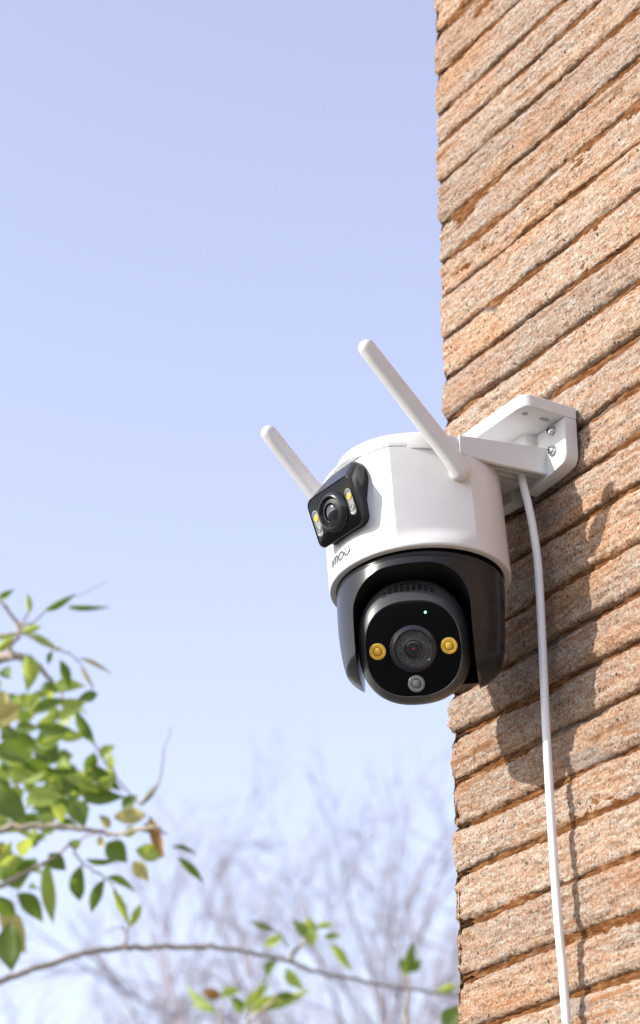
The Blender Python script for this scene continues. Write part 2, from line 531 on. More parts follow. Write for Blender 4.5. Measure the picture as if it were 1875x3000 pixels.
for ps in psis:
    r = body_r(ps); u = body_dir(ps)
    for dr_, z in prof:
        w_ = min(1, max(0, (z - 1) / 16)); w_ = w_ * w_ * (3 - 2 * w_)
        rr = R0 * (1 - w_) + r * w_ + dr_
        lat = rr * math.sin(rad(ps))
        if abs(ps) < 40: rr -= brow(lat, z)
        V.append(rr * u + K3 * z)
nb = len(prof)
F_ = [tuple(q) for q in grid_faces(len(psis), nb, wrap_u=True)]
V = np.array(V)
F_.append(tuple(i * nb + nb - 1 for i in range(len(psis))))
body = recalc(mk('body', dev(V), F_, 'white', cam_root)); body.data.shade_smooth(); body.data.set_sharp_from_angle(angle=rad(13))
body['label'] = 'white rounded upper body'
devframe = (np.zeros(3), np.array([1., 0, 0]), np.array([0, 1., 0]), K3)
lathe('gap_ring', [(63.2, 5), (63.2, 2.2), (40, 2.2), (40, 5)], devframe, 'dark_matt', body, 96)

def body_pt(lat, z, lift):
    lo_, hi_ = -60., 60.
    for _ in range(40):
        mid = (lo_ + hi_) / 2
        if body_r(mid) * math.sin(rad(mid)) < lat: lo_ = mid
        else: hi_ = mid
    w_ = min(1, max(0, (z - 1) / 16)); w_ = w_ * w_ * (3 - 2 * w_)
    return (R0 * (1 - w_) + body_r(mid) * w_ + lift) * body_dir(mid) + K3 * z
# lettering, grey print on the body below the fixed lens
def ribbon(strokes, w, fn, name, mat, parent):
    vs, fs = [], []
    for st in strokes:
        p = np.array(st, float)
        t = np.gradient(p, axis=0); t /= np.linalg.norm(t, axis=1)[:, None]
        nrm = np.stack([-t[:, 1], t[:, 0]], 1)
        b0 = len(vs)
        for q, nn in zip(p, nrm):
            vs.append(fn(*(q + nn * w / 2))); vs.append(fn(*(q - nn * w / 2)))
        for k in range(len(p) - 1):
            fs.append((b0 + 2 * k, b0 + 2 * k + 1, b0 + 2 * k + 3, b0 + 2 * k + 2))
    o = mk(name, dev(np.array(vs)), fs, mat, parent)
    return o
def arc2(cx, cy, rx, ry, a0, a1, n=14):
    return [(cx + rx * math.cos(rad(a)), cy + ry * math.sin(rad(a))) for a in np.linspace(a0, a1, n)]
def seg2(a, b_, n=4): return [tuple(np.array(a) + (np.array(b_) - np.array(a)) * t) for t in np.linspace(0, 1, n)]
letters = [
    seg2((0.5, 0), (.5, 6.6)),
    seg2((2.9, 0), (2.9, 5.2)), seg2((2.9, 3.4), (2.9, 4.0), 2) + arc2(4.35, 4.3, 1.45, 1.75, 180, 0) + seg2((5.8, 3.8), (5.8, 0)),
    arc2(7.25, 4.3, 1.45, 1.75, 180, 0) + seg2((8.7, 3.8), (8.7, 0)),
    arc2(13.0, 3.0, 2.75, 2.75, 0, 360, 30),
    arc2(19.8, 3.4, 2.7, 2.9, 180, 360, 18), seg2((17.1, 3.4), (17.1, 4.1), 2), seg2((22.5, 3.4), (22.5, 4.1), 2),
    seg2((17.9, 5.3), (17.9, 6.4), 2), seg2((21.7, 5.3), (21.7, 6.4), 2)]
LX, LZ = 26.5, 10.8
ribbon(letters, 1.2, lambda x_, z_: body_pt(LX - x_ * 1.17, LZ + z_ * 1.1, .6), 'logo_lettering', 'grey_print', body)

# fixed lens housing
def rrect(w, h, r, n=8):
    pts = []
    for cx, cy, a0 in ((w - r, h - r, 0), (-w + r, h - r, 90), (-w + r, -h + r, 180), (w - r, -h + r, 270)):
        pts += arc2(cx, cy, r, r, a0, a0 + 90, n)
    return np.array(pts)
TH = rad(17)
hup = math.cos(TH) * K3 + math.sin(TH) * dF
hn = math.cos(TH) * dF - math.sin(TH) * K3
hc = dF * 78 + K3 * 43 + dL * 1.0
def hpt(q, lift): return hc + q[:, 0:1] * dL + q[:, 1:2] * hup + lift * hn
def back(q, r0): return dF * r0 + dL * 1.0 + q[:, 0:1] * dL + (q[:, 1:2] + 54.5) * K3
fo = rrect(25.8, 20.0, 6.5)
bo = rrect(21.0, 28.5, 8)
bo[:, 0] *= 1 - .10 * bo[:, 1] / 28.5
cv = (-.045 * np.abs(bo[:, 0]) ** 1.15)[:, None] * dF                    # follows the rounded body
R = [back(bo, 50) + cv, back(bo, 62) + cv, back(bo * .995, 69) + cv]
mid_ = lambda t: (back(bo * .985, 69.6) + cv) * (1 - t) + hpt(fo, -1.2) * t
R += [mid_(t) for t in (.15, .4, .7, .93)] + [hpt(fo, -.6), hpt(fo * .992, -.15), hpt(fo * .984, 0), hpt(fo * .975, 0), hpt(fo * .97, -.7), hpt(fo * .5, -.7)]
housing = rings('fixed_lens_housing', [dev(r) for r in R], 'dark', cam_root, 42)
housing['label'] = 'black side lens housing with two narrow lamp windows'
gl = rrect(24.8, 19.1, 5.9)
rings('glass_panel', [dev(hpt(gl, -1.2)), dev(hpt(gl, -.35)), dev(hpt(gl * .98, -.15)), dev(hpt(gl * .5, -.1))], 'glass_black', housing, 30)
hf = (hc + dL * .8, dL, hup, hn)
lathe('lens_ring', [(15.8, -1), (15.8, .5), (15.4, 1.2), (12.6, 3.8), (12.0, 3.9), (11.5, 3.4), (10.4, 1.2), (9, .8)], hf, 'ring', housing)
lathe('lens_barrel', [(10.6, 0), (10.5, 1.4), (8.8, 2.4), (7.4, 2.6), (7.0, 2.0), (6.8, .8)], hf, 'dark_matt', housing, 40)
lathe('lens_trim', [(7.5, 2.2), (7.5, 2.9), (7.0, 3.0), (6.8, 2.2)], hf, 'ring', housing, 40)
lathe('lens', [(6.9, 1.2), (6.4, 2.2), (5, 3.0), (3, 3.6), (1.4, 3.85), (0, 3.9)], hf, 'lens', housing, 32)
def capsule2(w, h, n=12): return np.array(arc2(0, h - w, w, w, 0, 180, n) + arc2(0, -h + w, w, w, 180, 360, n))
for sgn in (1, -1):
    cc = np.array([[sgn * 19.6 + .4, -.5]])
    def cap(q, l): return dev(hpt(q + cc, l))
    cq = capsule2(3.3, 10.4)
    win = rings('lamp_window', [cap(cq, -.5), cap(cq, .35), cap(cq * .9, .5), cap(cq * .84, .35), cap(cq * .8, -.05), cap(cq * .3, -.08)], 'clear', housing, 35)
    for dzz, mt in ((4.2, 'amber'), (-4.6, 'clear')):
        c0 = hc + dL * (sgn * 19.6 + .4) + hup * (dzz - .5)
        lathe('lamp', [(2.6, -.1), (2.5, .25), (2.0, .55), (1.5, .5), (1.2, .3), (.9, .5), (0, .7)], (c0, dL, hup, hn), mt, win, 20)

# antennas
def antenna(al, z, tau, L, front_dir, label):
    B = azd(al) * 71.5 + K3 * z
    a_ = math.cos(rad(tau)) * K3 + math.sin(rad(tau)) * front_dir
    e1 = azd(al) - (azd(al) @ a_) * a_; e1 /= np.linalg.norm(e1)
    e2 = np.cross(a_, e1)
    R = []
    th = np.arange(28) * 2 * math.pi / 28
    def sec(s, r1, r2): return dev(B + a_ * s + np.sign(np.cos(th))[:, None] * (np.abs(np.cos(th)) ** .85)[:, None] * r1 * e1 + np.sign(np.sin(th))[:, None] * (np.abs(np.sin(th)) ** .85)[:, None] * r2 * e2)
    for q in (88, 76, 62, 48, 32, 16): R.append(sec(-7.2 * math.sin(rad(q)), 6.2 * math.cos(rad(q)), 8.0 * math.cos(rad(q))))
    for s in np.linspace(0, L - 5, 12):
        t = s / L; R.append(sec(s, 6.2 - .7 * t, 8.0 - 1.4 * t))
    for q in (16, 32, 48, 62, 76, 88): R.append(sec(L - 5 + 6 * math.sin(rad(q)), 5.5 * math.cos(rad(q)), 6.6 * math.cos(rad(q))))
    o = rings('antenna', R, 'white_rod', cam_root, 60)
    # the hinge stub that joins it to the body
    ax = azd(al)
    e3 = np.cross(ax, K3)
    lathe('hinge', [(6.4, -8), (6.4, -3.4), (5.9, -3.2)], (B, e3, K3, ax), 'white', o, 28)
    return o
antenna(-28, 63.2, 46.5, 119.5, dF, 'near')
antenna(145, 68.5, 46.5, 119, dF, 'far')

# dark yoke below the body
set_frame(-.035, .058)
LAT = -1.0
prof = [(30, -1), (61.2, -1), (62.2, -1.6), (62.6, -2.4), (62.6, -4.4), (62.2, -4.9), (62.2, -5.4), (62.9, -6.0), (62.8, -12), (62.5, -22), (62, -34), (61.1, -46), (59.8, -57), (58.2, -65), (57.6, -66.6), (56.6, -68), (42.5, -76.8), (41, -77.4), (20, -77.4)]
th = np.arange(160) * 2 * math.pi / 160
R = [dev(np.stack([LAT * min(1, -z / 30) + r * np.cos(th), r * np.sin(th), z + 0 * th], 1)) for r, z in prof]
yoke = rings('yoke', R, 'dark', cam_root, 24)
# slot for the head, cut by a boolean with an arch-shaped prism turned to the head's direction
HAZ = 7.0
hd = azd(HAZ); hl = np.array([math.cos(rad(HAZ)), -math.sin(rad(HAZ)), 0.])         # hl: to the right in the picture
hl = np.array([-hd[1], hd[0], 0.])
arch = [(-43.0, -100), (43.0, -100), (43.0, -40)] + arc2(43.0 - 27, -11 - 26, 27, 26, 0, 90, 12) + arc2(-43.0 + 27, -11 - 26, 27, 26, 90, 180, 12) + [(-43.0, -40)]
arch = np.array(arch)
def slotpt(depth): return dev(hd * depth + np.stack([LAT - 4.2 + arch[:, 0] * hl[0], arch[:, 0] * hl[1], arch[:, 1]], 1))
cut = rings('cutter', [slotpt(90), slotpt(-44)], 'dark_matt', cam_root)
md = yoke.modifiers.new('slot', 'BOOLEAN'); md.object = cut; md.operation = 'DIFFERENCE'; md.solver = 'EXACT'
bx_ = np.array([(-42.6, -110), (42.6, -110), (42.6, -62), (-42.6, -62)])
cut2 = rings('cutter', [dev(hd * dd + np.stack([LAT - 4.2 + bx_[:, 0] * hl[0], bx_[:, 0] * hl[1], bx_[:, 1]], 1)) for dd in (-26, -100)], 'dark_matt', cam_root)
md = yoke.modifiers.new('back', 'BOOLEAN'); md.object = cut2; md.operation = 'DIFFERENCE'; md.solver = 'EXACT'
dg = bpy.context.evaluated_depsgraph_get(); dg.update()
nm = bpy.data.meshes.new_from_object(yoke.evaluated_get(dg))
yoke.modifiers.clear(); yoke.data = nm
nm.shade_smooth(); nm.set_sharp_from_angle(angle=rad(24))
nm.materials.clear(); nm.materials.append(M['dark']); nm.materials.append(M['dark_matt'])
inv = np.array([dx, dy, dk])
for p_ in nm.polygons:                                         # inner walls of the slot are bare black plastic
    c_ = inv @ (np.array(p_.center)) * 1e3
    lat = (c_ - np.array([LAT - 4.2, 0, 0])) @ hl
    inside = math.hypot(c_[0] - LAT, c_[1]) < 52 - max(0, (-c_[2] - 60) * .9) and abs(lat) < 43.6 and c_[2] > -79.5
    p_.material_index = 1 if (inside and c_[2] < -6) else 0
bpy.data.objects.remove(cut); bpy.data.objects.remove(cut2)
yoke['label'] = 'dark grey yoke with two arms round the moving head'

# moving head
PT = rad(28.0)
nn = math.cos(PT) * hd - math.sin(PT) * K3
up = math.sin(PT) * hd + math.cos(PT) * K3
HC = K3 * -48 + hl * -6.4 + nn * 33                            # centre of the face
def sup(a, bb, e, n=96, th0=0):
    t = np.arange(n) * 2 * math.pi / n
    c_, s_ = np.cos(t), np.sin(t)
    return np.stack([a * np.sign(c_) * np.abs(c_) ** (2 / e), bb * np.sign(s_) * np.abs(s_) ** (2 / e)], 1)
def hpt2(q, back_): return HC + q[:, 0:1] * hl + q[:, 1:2] * up - back_ * nn
UB, UK = [0, 1, 3.2, 8, 15, 22, 36, 60], [1, 1.01, 1.06, 1.13, 1.19, 1.17, 1.05, 1.0]
hprof = [(33.9, .9), (34.3, .9), (34.6, .2), (35.0, 0), (35.4, .3), (36.2, 1.2), (37.4, 2.8), (38.9, 5.4), (40.2, 9), (41.0, 14), (41.5, 21), (41.6, 28), (41.3, 36), (39.5, 46), (36.5, 56), (31, 64), (22, 70), (11, 73.5), (2, 74)]
R = []
for s_, b_ in hprof:
    e = 2.42 - .15 * min(1, b_ / 30)
    q = sup(s_, s_, e)
    q[:, 1] = np.where(q[:, 1] > 0, q[:, 1] * np.interp(b_, UB, UK), q[:, 1] * (1 + .02 * min(1, b_ / 15)))
    R.append(dev(hpt2(q, b_)))
head = rings('moving_head', R, 'dark_head', cam_root, 40)
head['label'] = 'dark grey moving head with round lens and three lamps'
R = [dev(hpt2(sup(s_, s_, 2.42), b_)) for s_, b_ in ((34.4, 2), (34.4, .55), (34.1, .4), (18, .2), (2, .2))]
rings('face_panel', R, 'glass_black', head, 30)
def hfr(a_, b_): return (HC + a_ * hl + b_ * up, hl, up, nn)
fr = hfr(0, 0)
lathe('lens_ring', [(17.2, -.5), (17.2, .7), (16.9, 1.1), (16.4, 1.2), (14.0, 2.6), (13.6, 2.5), (13.2, 1.6), (12.9, -.15), (11, -.2)], fr, 'ring', head, 64)
lathe('lens_barrel', [(13.1, -.1), (13.0, .35), (9.5, .15), (7.6, .25), (6.6, 1.0), (6.4, .4)], fr, 'barrel', head, 56)
lathe('lens_trim', [(6.9, .2), (6.9, 1.3), (6.3, 1.5), (5.9, .9), (5.8, .3)], fr, 'ring', head, 48)
lathe('lens', [(6.2, .5), (5.6, .9), (4.4, 1.25), (2.8, 1.5), (1.2, 1.6), (0, 1.62)], fr, 'lens', head, 40)
lathe('lens_spot', [(.9, 1.4), (.8, 1.7), (0, 1.76)], hfr(.2, .1), 'red', head, 16)
for a_, b_, mt in ((-26, 0, 'amber'), (26, 0, 'amber'), (0, -25.5, 'clear')):
    lamp = lathe('lamp', [(6.0, -.2), (6.0, .5), (5.7, .75), (5.2, .8), (3.4, .6), (3.1, .25), (2.8, .25), (2.6, .8), (2.2, 1.0), (0, 1.1)], hfr(a_, b_), mt, head, 40)
    lathe('lamp_chip', [(3.35, .2), (3.35, .62), (2.95, .66), (2.75, .3)], hfr(a_, b_), 'chip' if mt == 'amber' else 'dark_head', lamp, 32)
    lathe('lamp_rim', [(6.4, -.2), (6.4, .45), (6.15, .6), (5.95, .3)], hfr(a_, b_), 'ring', lamp, 40)
lathe('status_light', [(1.0, -.1), (1.0, .3), (.6, .5), (0, .55)], hfr(11, 25.5), 'green', head, 16)
# ventilation slots and speaker cover on the head's top
def surf_top(lat, b_):
    bs = [p[1] for p in hprof[3:]]; ss = [p[0] for p in hprof[3:]]
    s_ = np.interp(b_, bs, ss); e = 2.42 - .15 * min(1, b_ / 30)
    h_ = s_ * np.interp(b_, UB, UK)
    y_ = h_ * (1 - min(.999, abs(lat) / s_) ** e) ** (1 / e)
    return HC + lat * hl + y_ * up - b_ * nn
for k in range(9):
    la = -18 + k * 4.35
    hgt = 2.9 * (1 - ((k - 4) / 5.2) ** 2) + .5
    b0, b1 = 5.0, 5.0 + hgt * 2.0
    q = [surf_top(la - 1.5, b1), surf_top(la + 1.5, b1 - .8), surf_top(la + 1.1, b0), surf_top(la - 1.3, b0)]
    q = np.array(q); ctr = q.mean(0); nrm = np.cross(q[1] - q[0], q[3] - q[0]); nrm /= np.linalg.norm(nrm)
    if nrm @ up < 0: nrm = -nrm
    rings('vent_slot', [dev(q - nrm * .8), dev(q + nrm * .45)], 'dark_matt', head)
lid = [(-19.5, 22), (-19.8, 18.5), (-17.5, 16.6), (-8, 15.6), (0, 15.2), (8, 15.2), (18, 16.2), (20.2, 18.2), (20.2, 22)]
pth = np.array([surf_top(l, b_) for l, b_ in lid]); pth = spline(dev(pth), 40)
rings('speaker_cover_seam', tube_rings(pth, .00038, 6), 'dark_matt', head, 60)

# ------------------------------------------------------------------ wall bracket
def wring(pts): return wallv(np.array(pts))
broot = None
NEAR, FAR = -86.0, 42.0
# top plate: plan outline rounded at its outer corners
def plan(N0, N1, D0, D1, r, n=8):
    p = [(D0, N0)] + [(D0 + r - r * math.cos(rad(a)), N1 - r + r * math.sin(rad(a))) for a in np.linspace(0, 90, n)]
    p += [(D1 - r + r * math.sin(rad(a)), N1 - r + r * math.cos(rad(a))) for a in np.linspace(0, 90, n)] + [(D1, N0)]
    return p
pl = plan(.4, 49.5, NEAR, FAR, 9)
def plate(name, outline, z0, z1, mat, parent, bev=.8):
    o = np.array(outline); c_ = o.mean(0)
    def rg(z, k): 
        dd = o - c_; s_ = 1 - k / np.maximum(np.abs(dd).max(0), 1)
        return wallv(np.column_stack([c_ + dd * s_, np.full(len(o), z)]))
    return rings(name, [rg(z0, bev), rg(z0 + bev, 0), rg(z1 - bev, 0), rg(z1, bev)], mat, parent, 30)
brk = plate('bracket', pl, 127.4, 138, 'white_dull', cam_root)
brk['label'] = 'white wall bracket with chamfered plate and two screws'
# wall plate: elevation outline (D, z), chamfered lower corners, open slot for the cable
el = [(NEAR, 127.2)] + [(NEAR, 101)] + [(NEAR + 9 - 9 * math.cos(rad(a)), 97 - 9 * math.sin(rad(a))) for a in np.linspace(0, 60, 6)] + [(NEAR + 18, 86.5), (NEAR + 54, 84.5), (NEAR + 56, 100), (NEAR + 70, 100), (NEAR + 72, 84.5), (FAR - 16, 86.5), (FAR - 4, 90), (FAR, 100), (FAR, 127.2)]
el = np.array(el)
def erg(N, k=0):
    c_ = el.mean(0); dd = el - c_
    return wallv(np.column_stack([c_[0] + dd[:, 0] * (1 - k / 64), np.full(len(el), N), c_[1] + dd[:, 1] * (1 - k / 22)]))
rings('wall_plate', [erg(.6), erg(2), erg(11.2), erg(12, .8)], 'white_dull', brk, 30)
# web between plate and arm, rounded outer corner
wb = plan(8, 22.5, -50.5, 8, 8)
plate('web', wb, 100, 127.8, 'white_dull', brk, .3)
# arm that carries the camera: side profile (N, z) swept across D
def arm_sec(D, k=0):
    p = np.array([(10, 88.6 + k), (56, 85.6 + k), (92, 84.8 + k), (92, 100.8 - k), (78, 102.9 - k), (19, 110.5 - k), (10, 111.2 - k)])
    return wallv(np.column_stack([np.full(len(p), D), p[:, 0], p[:, 1]]))
Rs = [arm_sec(-61.4, .6), arm_sec(-60.8)] + [arm_sec(x) for x in (-58.2,)]
rings('arm_side', [arm_sec(-61.4, .6), arm_sec(-60.8), arm_sec(-58.2)], 'white_dull', brk, 30)
rings('arm_side', [arm_sec(20), arm_sec(22.6), arm_sec(23.2, .6)], 'white_dull', brk, 30)
t_ = np.arange(96) * 2 * math.pi / 96
def drg(r, z): return wallv(np.column_stack([1.5 + r * np.cos(t_), 90 + r * np.sin(t_), np.full(96, z)]))
rings('mounting_disc', [drg(60.4, 87), drg(60.8, 88), drg(60.8, 98.8), drg(60.4, 100), drg(59.4, 100.8), drg(58, 101), drg(10, 101.2)], 'white', brk, 35)
wb_top = [(-58.4, 10), (-58.4, 100), (20.2, 100), (20.2, 10)]
plate('arm_top', wb_top, 95.2, 98.2, 'white_dull', brk, .2)
for Dr in (-50, -42, -34, -4, 4, 12):
    p = np.array([(11, 90.4), (70, 88.0), (70, 96.0), (11, 96.0)])
    def rs(D): return wallv(np.column_stack([np.full(4, D), p[:, 0], p[:, 1]]))
    rings('rib', [rs(Dr), rs(Dr + 1.4)], 'white_dull', brk)
# cable gland under the arm
gl_c = [( -19 + 11 * math.cos(a), 40 + 13 * math.sin(a)) for a in np.arange(24) * 2 * math.pi / 24]
plate('cable_gland', gl_c, 87.6, 95.6, 'white_dull', brk, .6)
# mounting holes in the top plate
for D_, N_, w_, l_ in ((-74, 40, 2.6, 2.6), (-74.3, 22, 2.4, 4.6), (30, 40, 2.6, 2.6), (30, 22, 2.4, 4.6)):
    o = [(D_ + w_ * math.cos(a), N_ + l_ * math.sin(a)) for a in np.arange(20) * 2 * math.pi / 20]
    plate('mounting_hole', o, 127.25, 128.5, 'seam', brk, .05)
# screws with cross heads
def screw(D_, z_):
    t = np.arange(28) * 2 * math.pi / 28
    def rg(r, N): return wallv(np.column_stack([D_ + r * np.cos(t), np.full(28, N), z_ + r * np.sin(t)]))
    s_ = rings('screw', [rg(4.6, 11.5), rg(4.6, 12.7), rg(3.6, 12.75), rg(3.6, 14.2), rg(3.2, 15.2), rg(2.3, 15.9), rg(.9, 16.2), rg(.02, 16.25)], 'steel', brk, 30)
    for a in (20, 110):
        c_, q = math.cos(rad(a)), math.sin(rad(a))
        o = [(-2.4, -.45), (2.4, -.45), (2.4, .45), (-2.4, .45)]
        def rg2(N): return wallv([(D_ + x_ * c_ - y_ * q, N, z_ + x_ * q + y_ * c_) for x_, y_ in o])
        rings('cross_slot', [rg2(15.0), rg2(16.45)], 'dark_matt', s_)
screw(-70.5, 121.6); screw(-70.5, 104.4)
for s_z in (121.6, 104.4): screw(27, s_z)

# ------------------------------------------------------------------ cable
cpx = [(1521, 1352, 25), (1528, 1395, 25), (1536, 1432, 23), (1549, 1485, 20), (1562, 1550, 17), (1576, 1650, 14), (1585, 1800, 13), (1592, 1950, 13), (1600, 2130, 12.5), (1612, 2350, 12), (1628, 2600, 11.5), (1644, 2800, 11), (1660, 3000, 11)]
cp = [onplane(u, v, W0 + wn * N * 1e-3, wn) for u, v, N in cpx]
last = cp[-1]
for z_ in (1.5, 1.0, .5, .12): cp.append(np.array([*(last[:2] + wd[:2] * -.03 * (2 - z_)), z_]))
cp.append(cp[-1] + wn * .05 + np.array([0, 0, -.10])); cp.append(cp[-1] + wn * .4 + wd * .2 + np.array([0, 0, -.012]))
path = spline(cp, 260)
path[:, 2] = np.maximum(path[:, 2], .0035)
cable_rings = tube_rings(path, .00315, 16)
cable = rings('power_cable', cable_rings, 'white_rubber', None, 60)
cable['label'] = 'thin white power cable hanging down the brick wall from the bracket'
cable['category'] = 'cable'

# ------------------------------------------------------------------ leafy tree
LD = 3.2
tree_base = at(-330, 2300, LD + .1); tree_base[2] = 0
ltree = empty('leafy_tree', tree_base, 'leafy green tree with yellowing leaves reaching in beside the bare trees', 'tree')
trunk_p = [tree_base + np.array(q) for q in ((0, 0, -.05), (.02, .01, .6), (-.03, .03, 1.3), (.01, 0, 1.9), (.04, -.02, 2.3), (.0, .02, 2.6), (.05, 0, 2.9))]
trunk = rings('trunk', tube_rings(spline(trunk_p, 30), np.linspace(.040, .004, 30), 14), 'bark', ltree, 60)
def z5(x_, y_): return (x_ * .5167, 1700 + y_ * .5165)
def z6(x_, y_): return (450 + x_ * .5952, 2150 + y_ * .5952)
def branch(pts, r0, r1, mat='bark', name='branch'):
    n_ = max(12, len(pts) * 7)
    P_ = spline(pts, n_)
    P_ = P_ + RNG.normal(0, .0012, P_.shape)
    return rings(name, tube_rings(P_, np.linspace(r0, r1, n_), 8), mat, ltree, 70)
def B5(l, dep): return [at(*z5(x_, y_), dep + (q[0] if q else 0)) for x_, y_, *q in l]
tz = lambda z_: tree_base + np.array([0, 0, z_])
branch([tz(2.25)] + B5([(-300, 1480), (0, 1412), (250, 1400), (480, 1412), (660, 1440), (860, 1400, -.05), (940, 1440, -.05)], LD), .0068, .0016)
branch([tz(2.5)] + B5([(-260, 560), (-40, 450), (80, 428), (200, 470, .03), (330, 620, .05)], LD + .05), .012, .003)
branch(B5([(70, 440), (60, 370), (110, 270), (20, 140), (-60, 40)], LD), .0045, .002)
branch(B5([(110, 270), (200, 230), (330, 130), (600, 15)], LD), .002, .0006)
branch(B5([(110, 270), (160, 180), (160, 100)], LD), .002, .0008)
branch([tz(1.75)] + B5([(-240, 1900), (0, 1740), (140, 1660), (270, 1590), (400, 1500), (560, 1420)], LD + .04), .006, .0012)
branch(B5([(330, 620, .05), (420, 760), (520, 900), (620, 1060), (760, 1240), (820, 1270)], LD + .06), .0018, .0012)
branch(B5([(790, 1280), (860, 1200), (905, 1135), (925, 980), (972, 830)], LD), .0024, .0007)
branch(B5([(390, 1490), (470, 1600), (600, 1690), (660, 1770), (720, 1850)], LD), .002, .0008)
branch(B5([(330, 400, 0), (200, 330), (80, 300), (-60, 320)], LD), .0012, .0016)
branch(B5([(330, 390), (430, 440), (500, 560), (530, 620)], LD), .0014, .0008)
arc_px = [(-260, 2420), (-120, 2330), (0, 2275), (250, 2185), (500, 2112), (710, 2082), (960, 2078), (1150, 2080)]
arc_pts = [at(*z5(x_, y_), 3.45 + .0002 * x_) for x_, y_ in arc_px] + [at(*z6(x_, y_), 3.75 + .00045 * x_) for x_, y_ in ((250, 1042), (450, 1072), (650, 1112), (750, 1155), (930, 1197), (1200, 1248), (1500, 1290), (1650, 1330))]
branch([tz(1.35)] + arc_pts, .0062, .003)
branch(B5([(712, 2080), (716, 2000), (735, 1955)], 3.55), .0028, .0014)
branch(B5([(705, 1990), (670, 1968), (590, 2005)], 3.55), .0016, .0008)
def B6(l, dep): return [at(*z6(x_, y_), dep) for x_, y_ in l]
branch(B6([(670, 1110), (720, 1040), (780, 1000)], 4.05), .0055, .002)
branch(B6([(660, 1050), (610, 975), (480, 920)], 4.05), .002, .001)
branch(B6([(330, 1440), (330, 1380), (340, 1300)], 4.0), .003, .0015)
branch(B6([(460, 1440), (465, 1380), (500, 1330)], 4.0), .003, .0015)
branch(B6([(1240, 1500), (1245, 1400), (1250, 1170)], 4.4), .006, .003)
branch(B6([(600, 1300), (460, 1440), (420, 1600), (330, 1440)], 4.02), .003, .003)
# leaf shapes
def leaf_mesh(name, curl, fold, mat, n=9):
    vs, fs = [], []
    for i in range(n):
        t = i / (n - 1)
        w = .5 * (math.sin(math.pi * min(1, t ** .88)) ** 1.05) + .004
        zc = -curl * t * t
        for s_ in (-1, -.5, 0, .5, 1):
            vs.append((s_ * w, t, zc + fold * abs(s_) * w + .015 * math.sin(9 * t + s_)))
    for i in range(n - 1):
        for j in range(4):
            a_ = i * 5 + j; fs.append((a_, a_ + 1, a_ + 6, a_ + 5))
    me = bpy.data.meshes.new(name); me.from_pydata(vs, [], fs); me.materials.append(M[mat]); me.shade_smooth()
    return me
LM = {k: [leaf_mesh('leaf', c_, f_, 'leaf' + k) for c_, f_ in ((.08, .3), (.28, .4), (-.18, .25), (.5, .2), (.4, .5))] for k in 'GLYB'}
leaf_total = 0
def leaf(base, tip, width, kind, roll=None, name='leaf'):
    global leaf_total
    b_, t_ = Vector(base), Vector(tip)
    yv = t_ - b_; L_ = yv.length; yv.normalize()
    view = (Vector((0, 0, CAMZ)) - b_).normalized()
    xv = yv.cross(view).normalized()
    xv = Matrix.Rotation(roll if roll is not None else random.uniform(-.6, .6), 3, yv) @ xv
    zv = xv.cross(yv)
    m_ = Matrix((xv * width, yv * L_, zv * L_)).transposed().to_4x4()
    m_.translation = b_ - Vector(tree_base)
    o = bpy.data.objects.new(name, random.choice(LM[kind]))
    link(o, ltree); o.matrix_local = m_
    leaf_total += 1
    return o
L5 = [(250,175,430,80,40,'G'),(380,150,600,160,30,'G'),(0,105,65,60,40,'G'),(165,190,155,70,35,'L'),(110,300,240,255,45,'L'),(-60,310,110,305,40,'L'),(170,310,330,390,42,'L'),(-30,400,75,330,50,'L'),
(440,440,640,530,24,'Y'),(150,420,178,620,100,'L'),(300,400,255,480,34,'G'),(340,450,400,625,55,'G'),(460,480,525,610,24,'Y'),(555,640,440,680,58,'G'),(150,665,360,630,42,'G'),(180,760,380,670,75,'G'),
(20,620,50,880,115,'Y'),(110,700,-20,810,100,'Y'),(330,800,430,750,80,'L'),(430,735,530,965,62,'G'),(205,830,410,850,75,'G'),(320,880,480,890,60,'L'),(-40,960,190,1000,130,'G'),(20,1010,125,1030,60,'L'),(120,1010,285,1105,85,'G'),
(320,980,420,1010,60,'G'),(340,1010,370,1190,90,'G'),(-10,1120,80,1245,60,'G'),(60,1100,160,1130,50,'L'),(420,1110,560,1200,70,'L'),(510,1040,690,1200,70,'G'),(440,1120,700,1290,115,'G'),(140,1260,330,1190,110,'L'),
(-40,1230,150,1340,150,'G'),(290,1270,380,1375,80,'L'),(410,1240,480,1400,110,'G'),(690,1290,790,1215,65,'G'),(800,1280,910,1140,32,'G'),(640,1345,860,1325,90,'Y'),(850,1335,945,1580,62,'B'),(765,1530,945,1560,95,'L'),
(970,1515,1125,1538,24,'G'),(1000,1570,1160,1715,46,'G'),(600,1490,720,1590,115,'G'),(760,1590,835,1705,75,'Y'),(485,1580,660,1605,36,'G'),(462,1610,430,1845,88,'G'),(592,1695,510,1890,66,'G'),(600,1685,775,1745,46,'G'),
(270,1580,335,1940,88,'L'),(95,1775,255,1925,100,'G'),(640,1750,735,1955,44,'L'),(735,1965,805,1825,46,'L'),(0,1850,150,2110,110,'Y'),(50,1940,85,2220,145,'G'),(90,1500,210,1530,105,'L'),(-20,1630,130,1570,75,'L'),
(-30,1490,60,1570,66,'B'),(10,1700,185,1625,125,'G'),(275,1550,370,1645,85,'G'),(-20,1790,85,1910,95,'G'),(390,1480,470,1515,52,'G'),(700,1440,800,1420,60,'L'),(560,1330,640,1420,50,'Y'),(560,1450,600,1520,50,'Y'),(800,1420,870,1380,50,'G'),
(60,560,0,480,70,'G'),(110,860,190,960,90,'G'),(0,900,120,860,110,'G'),(230,640,150,720,70,'L'),(240,900,330,990,70,'G'),(120,640,190,740,70,'L')]
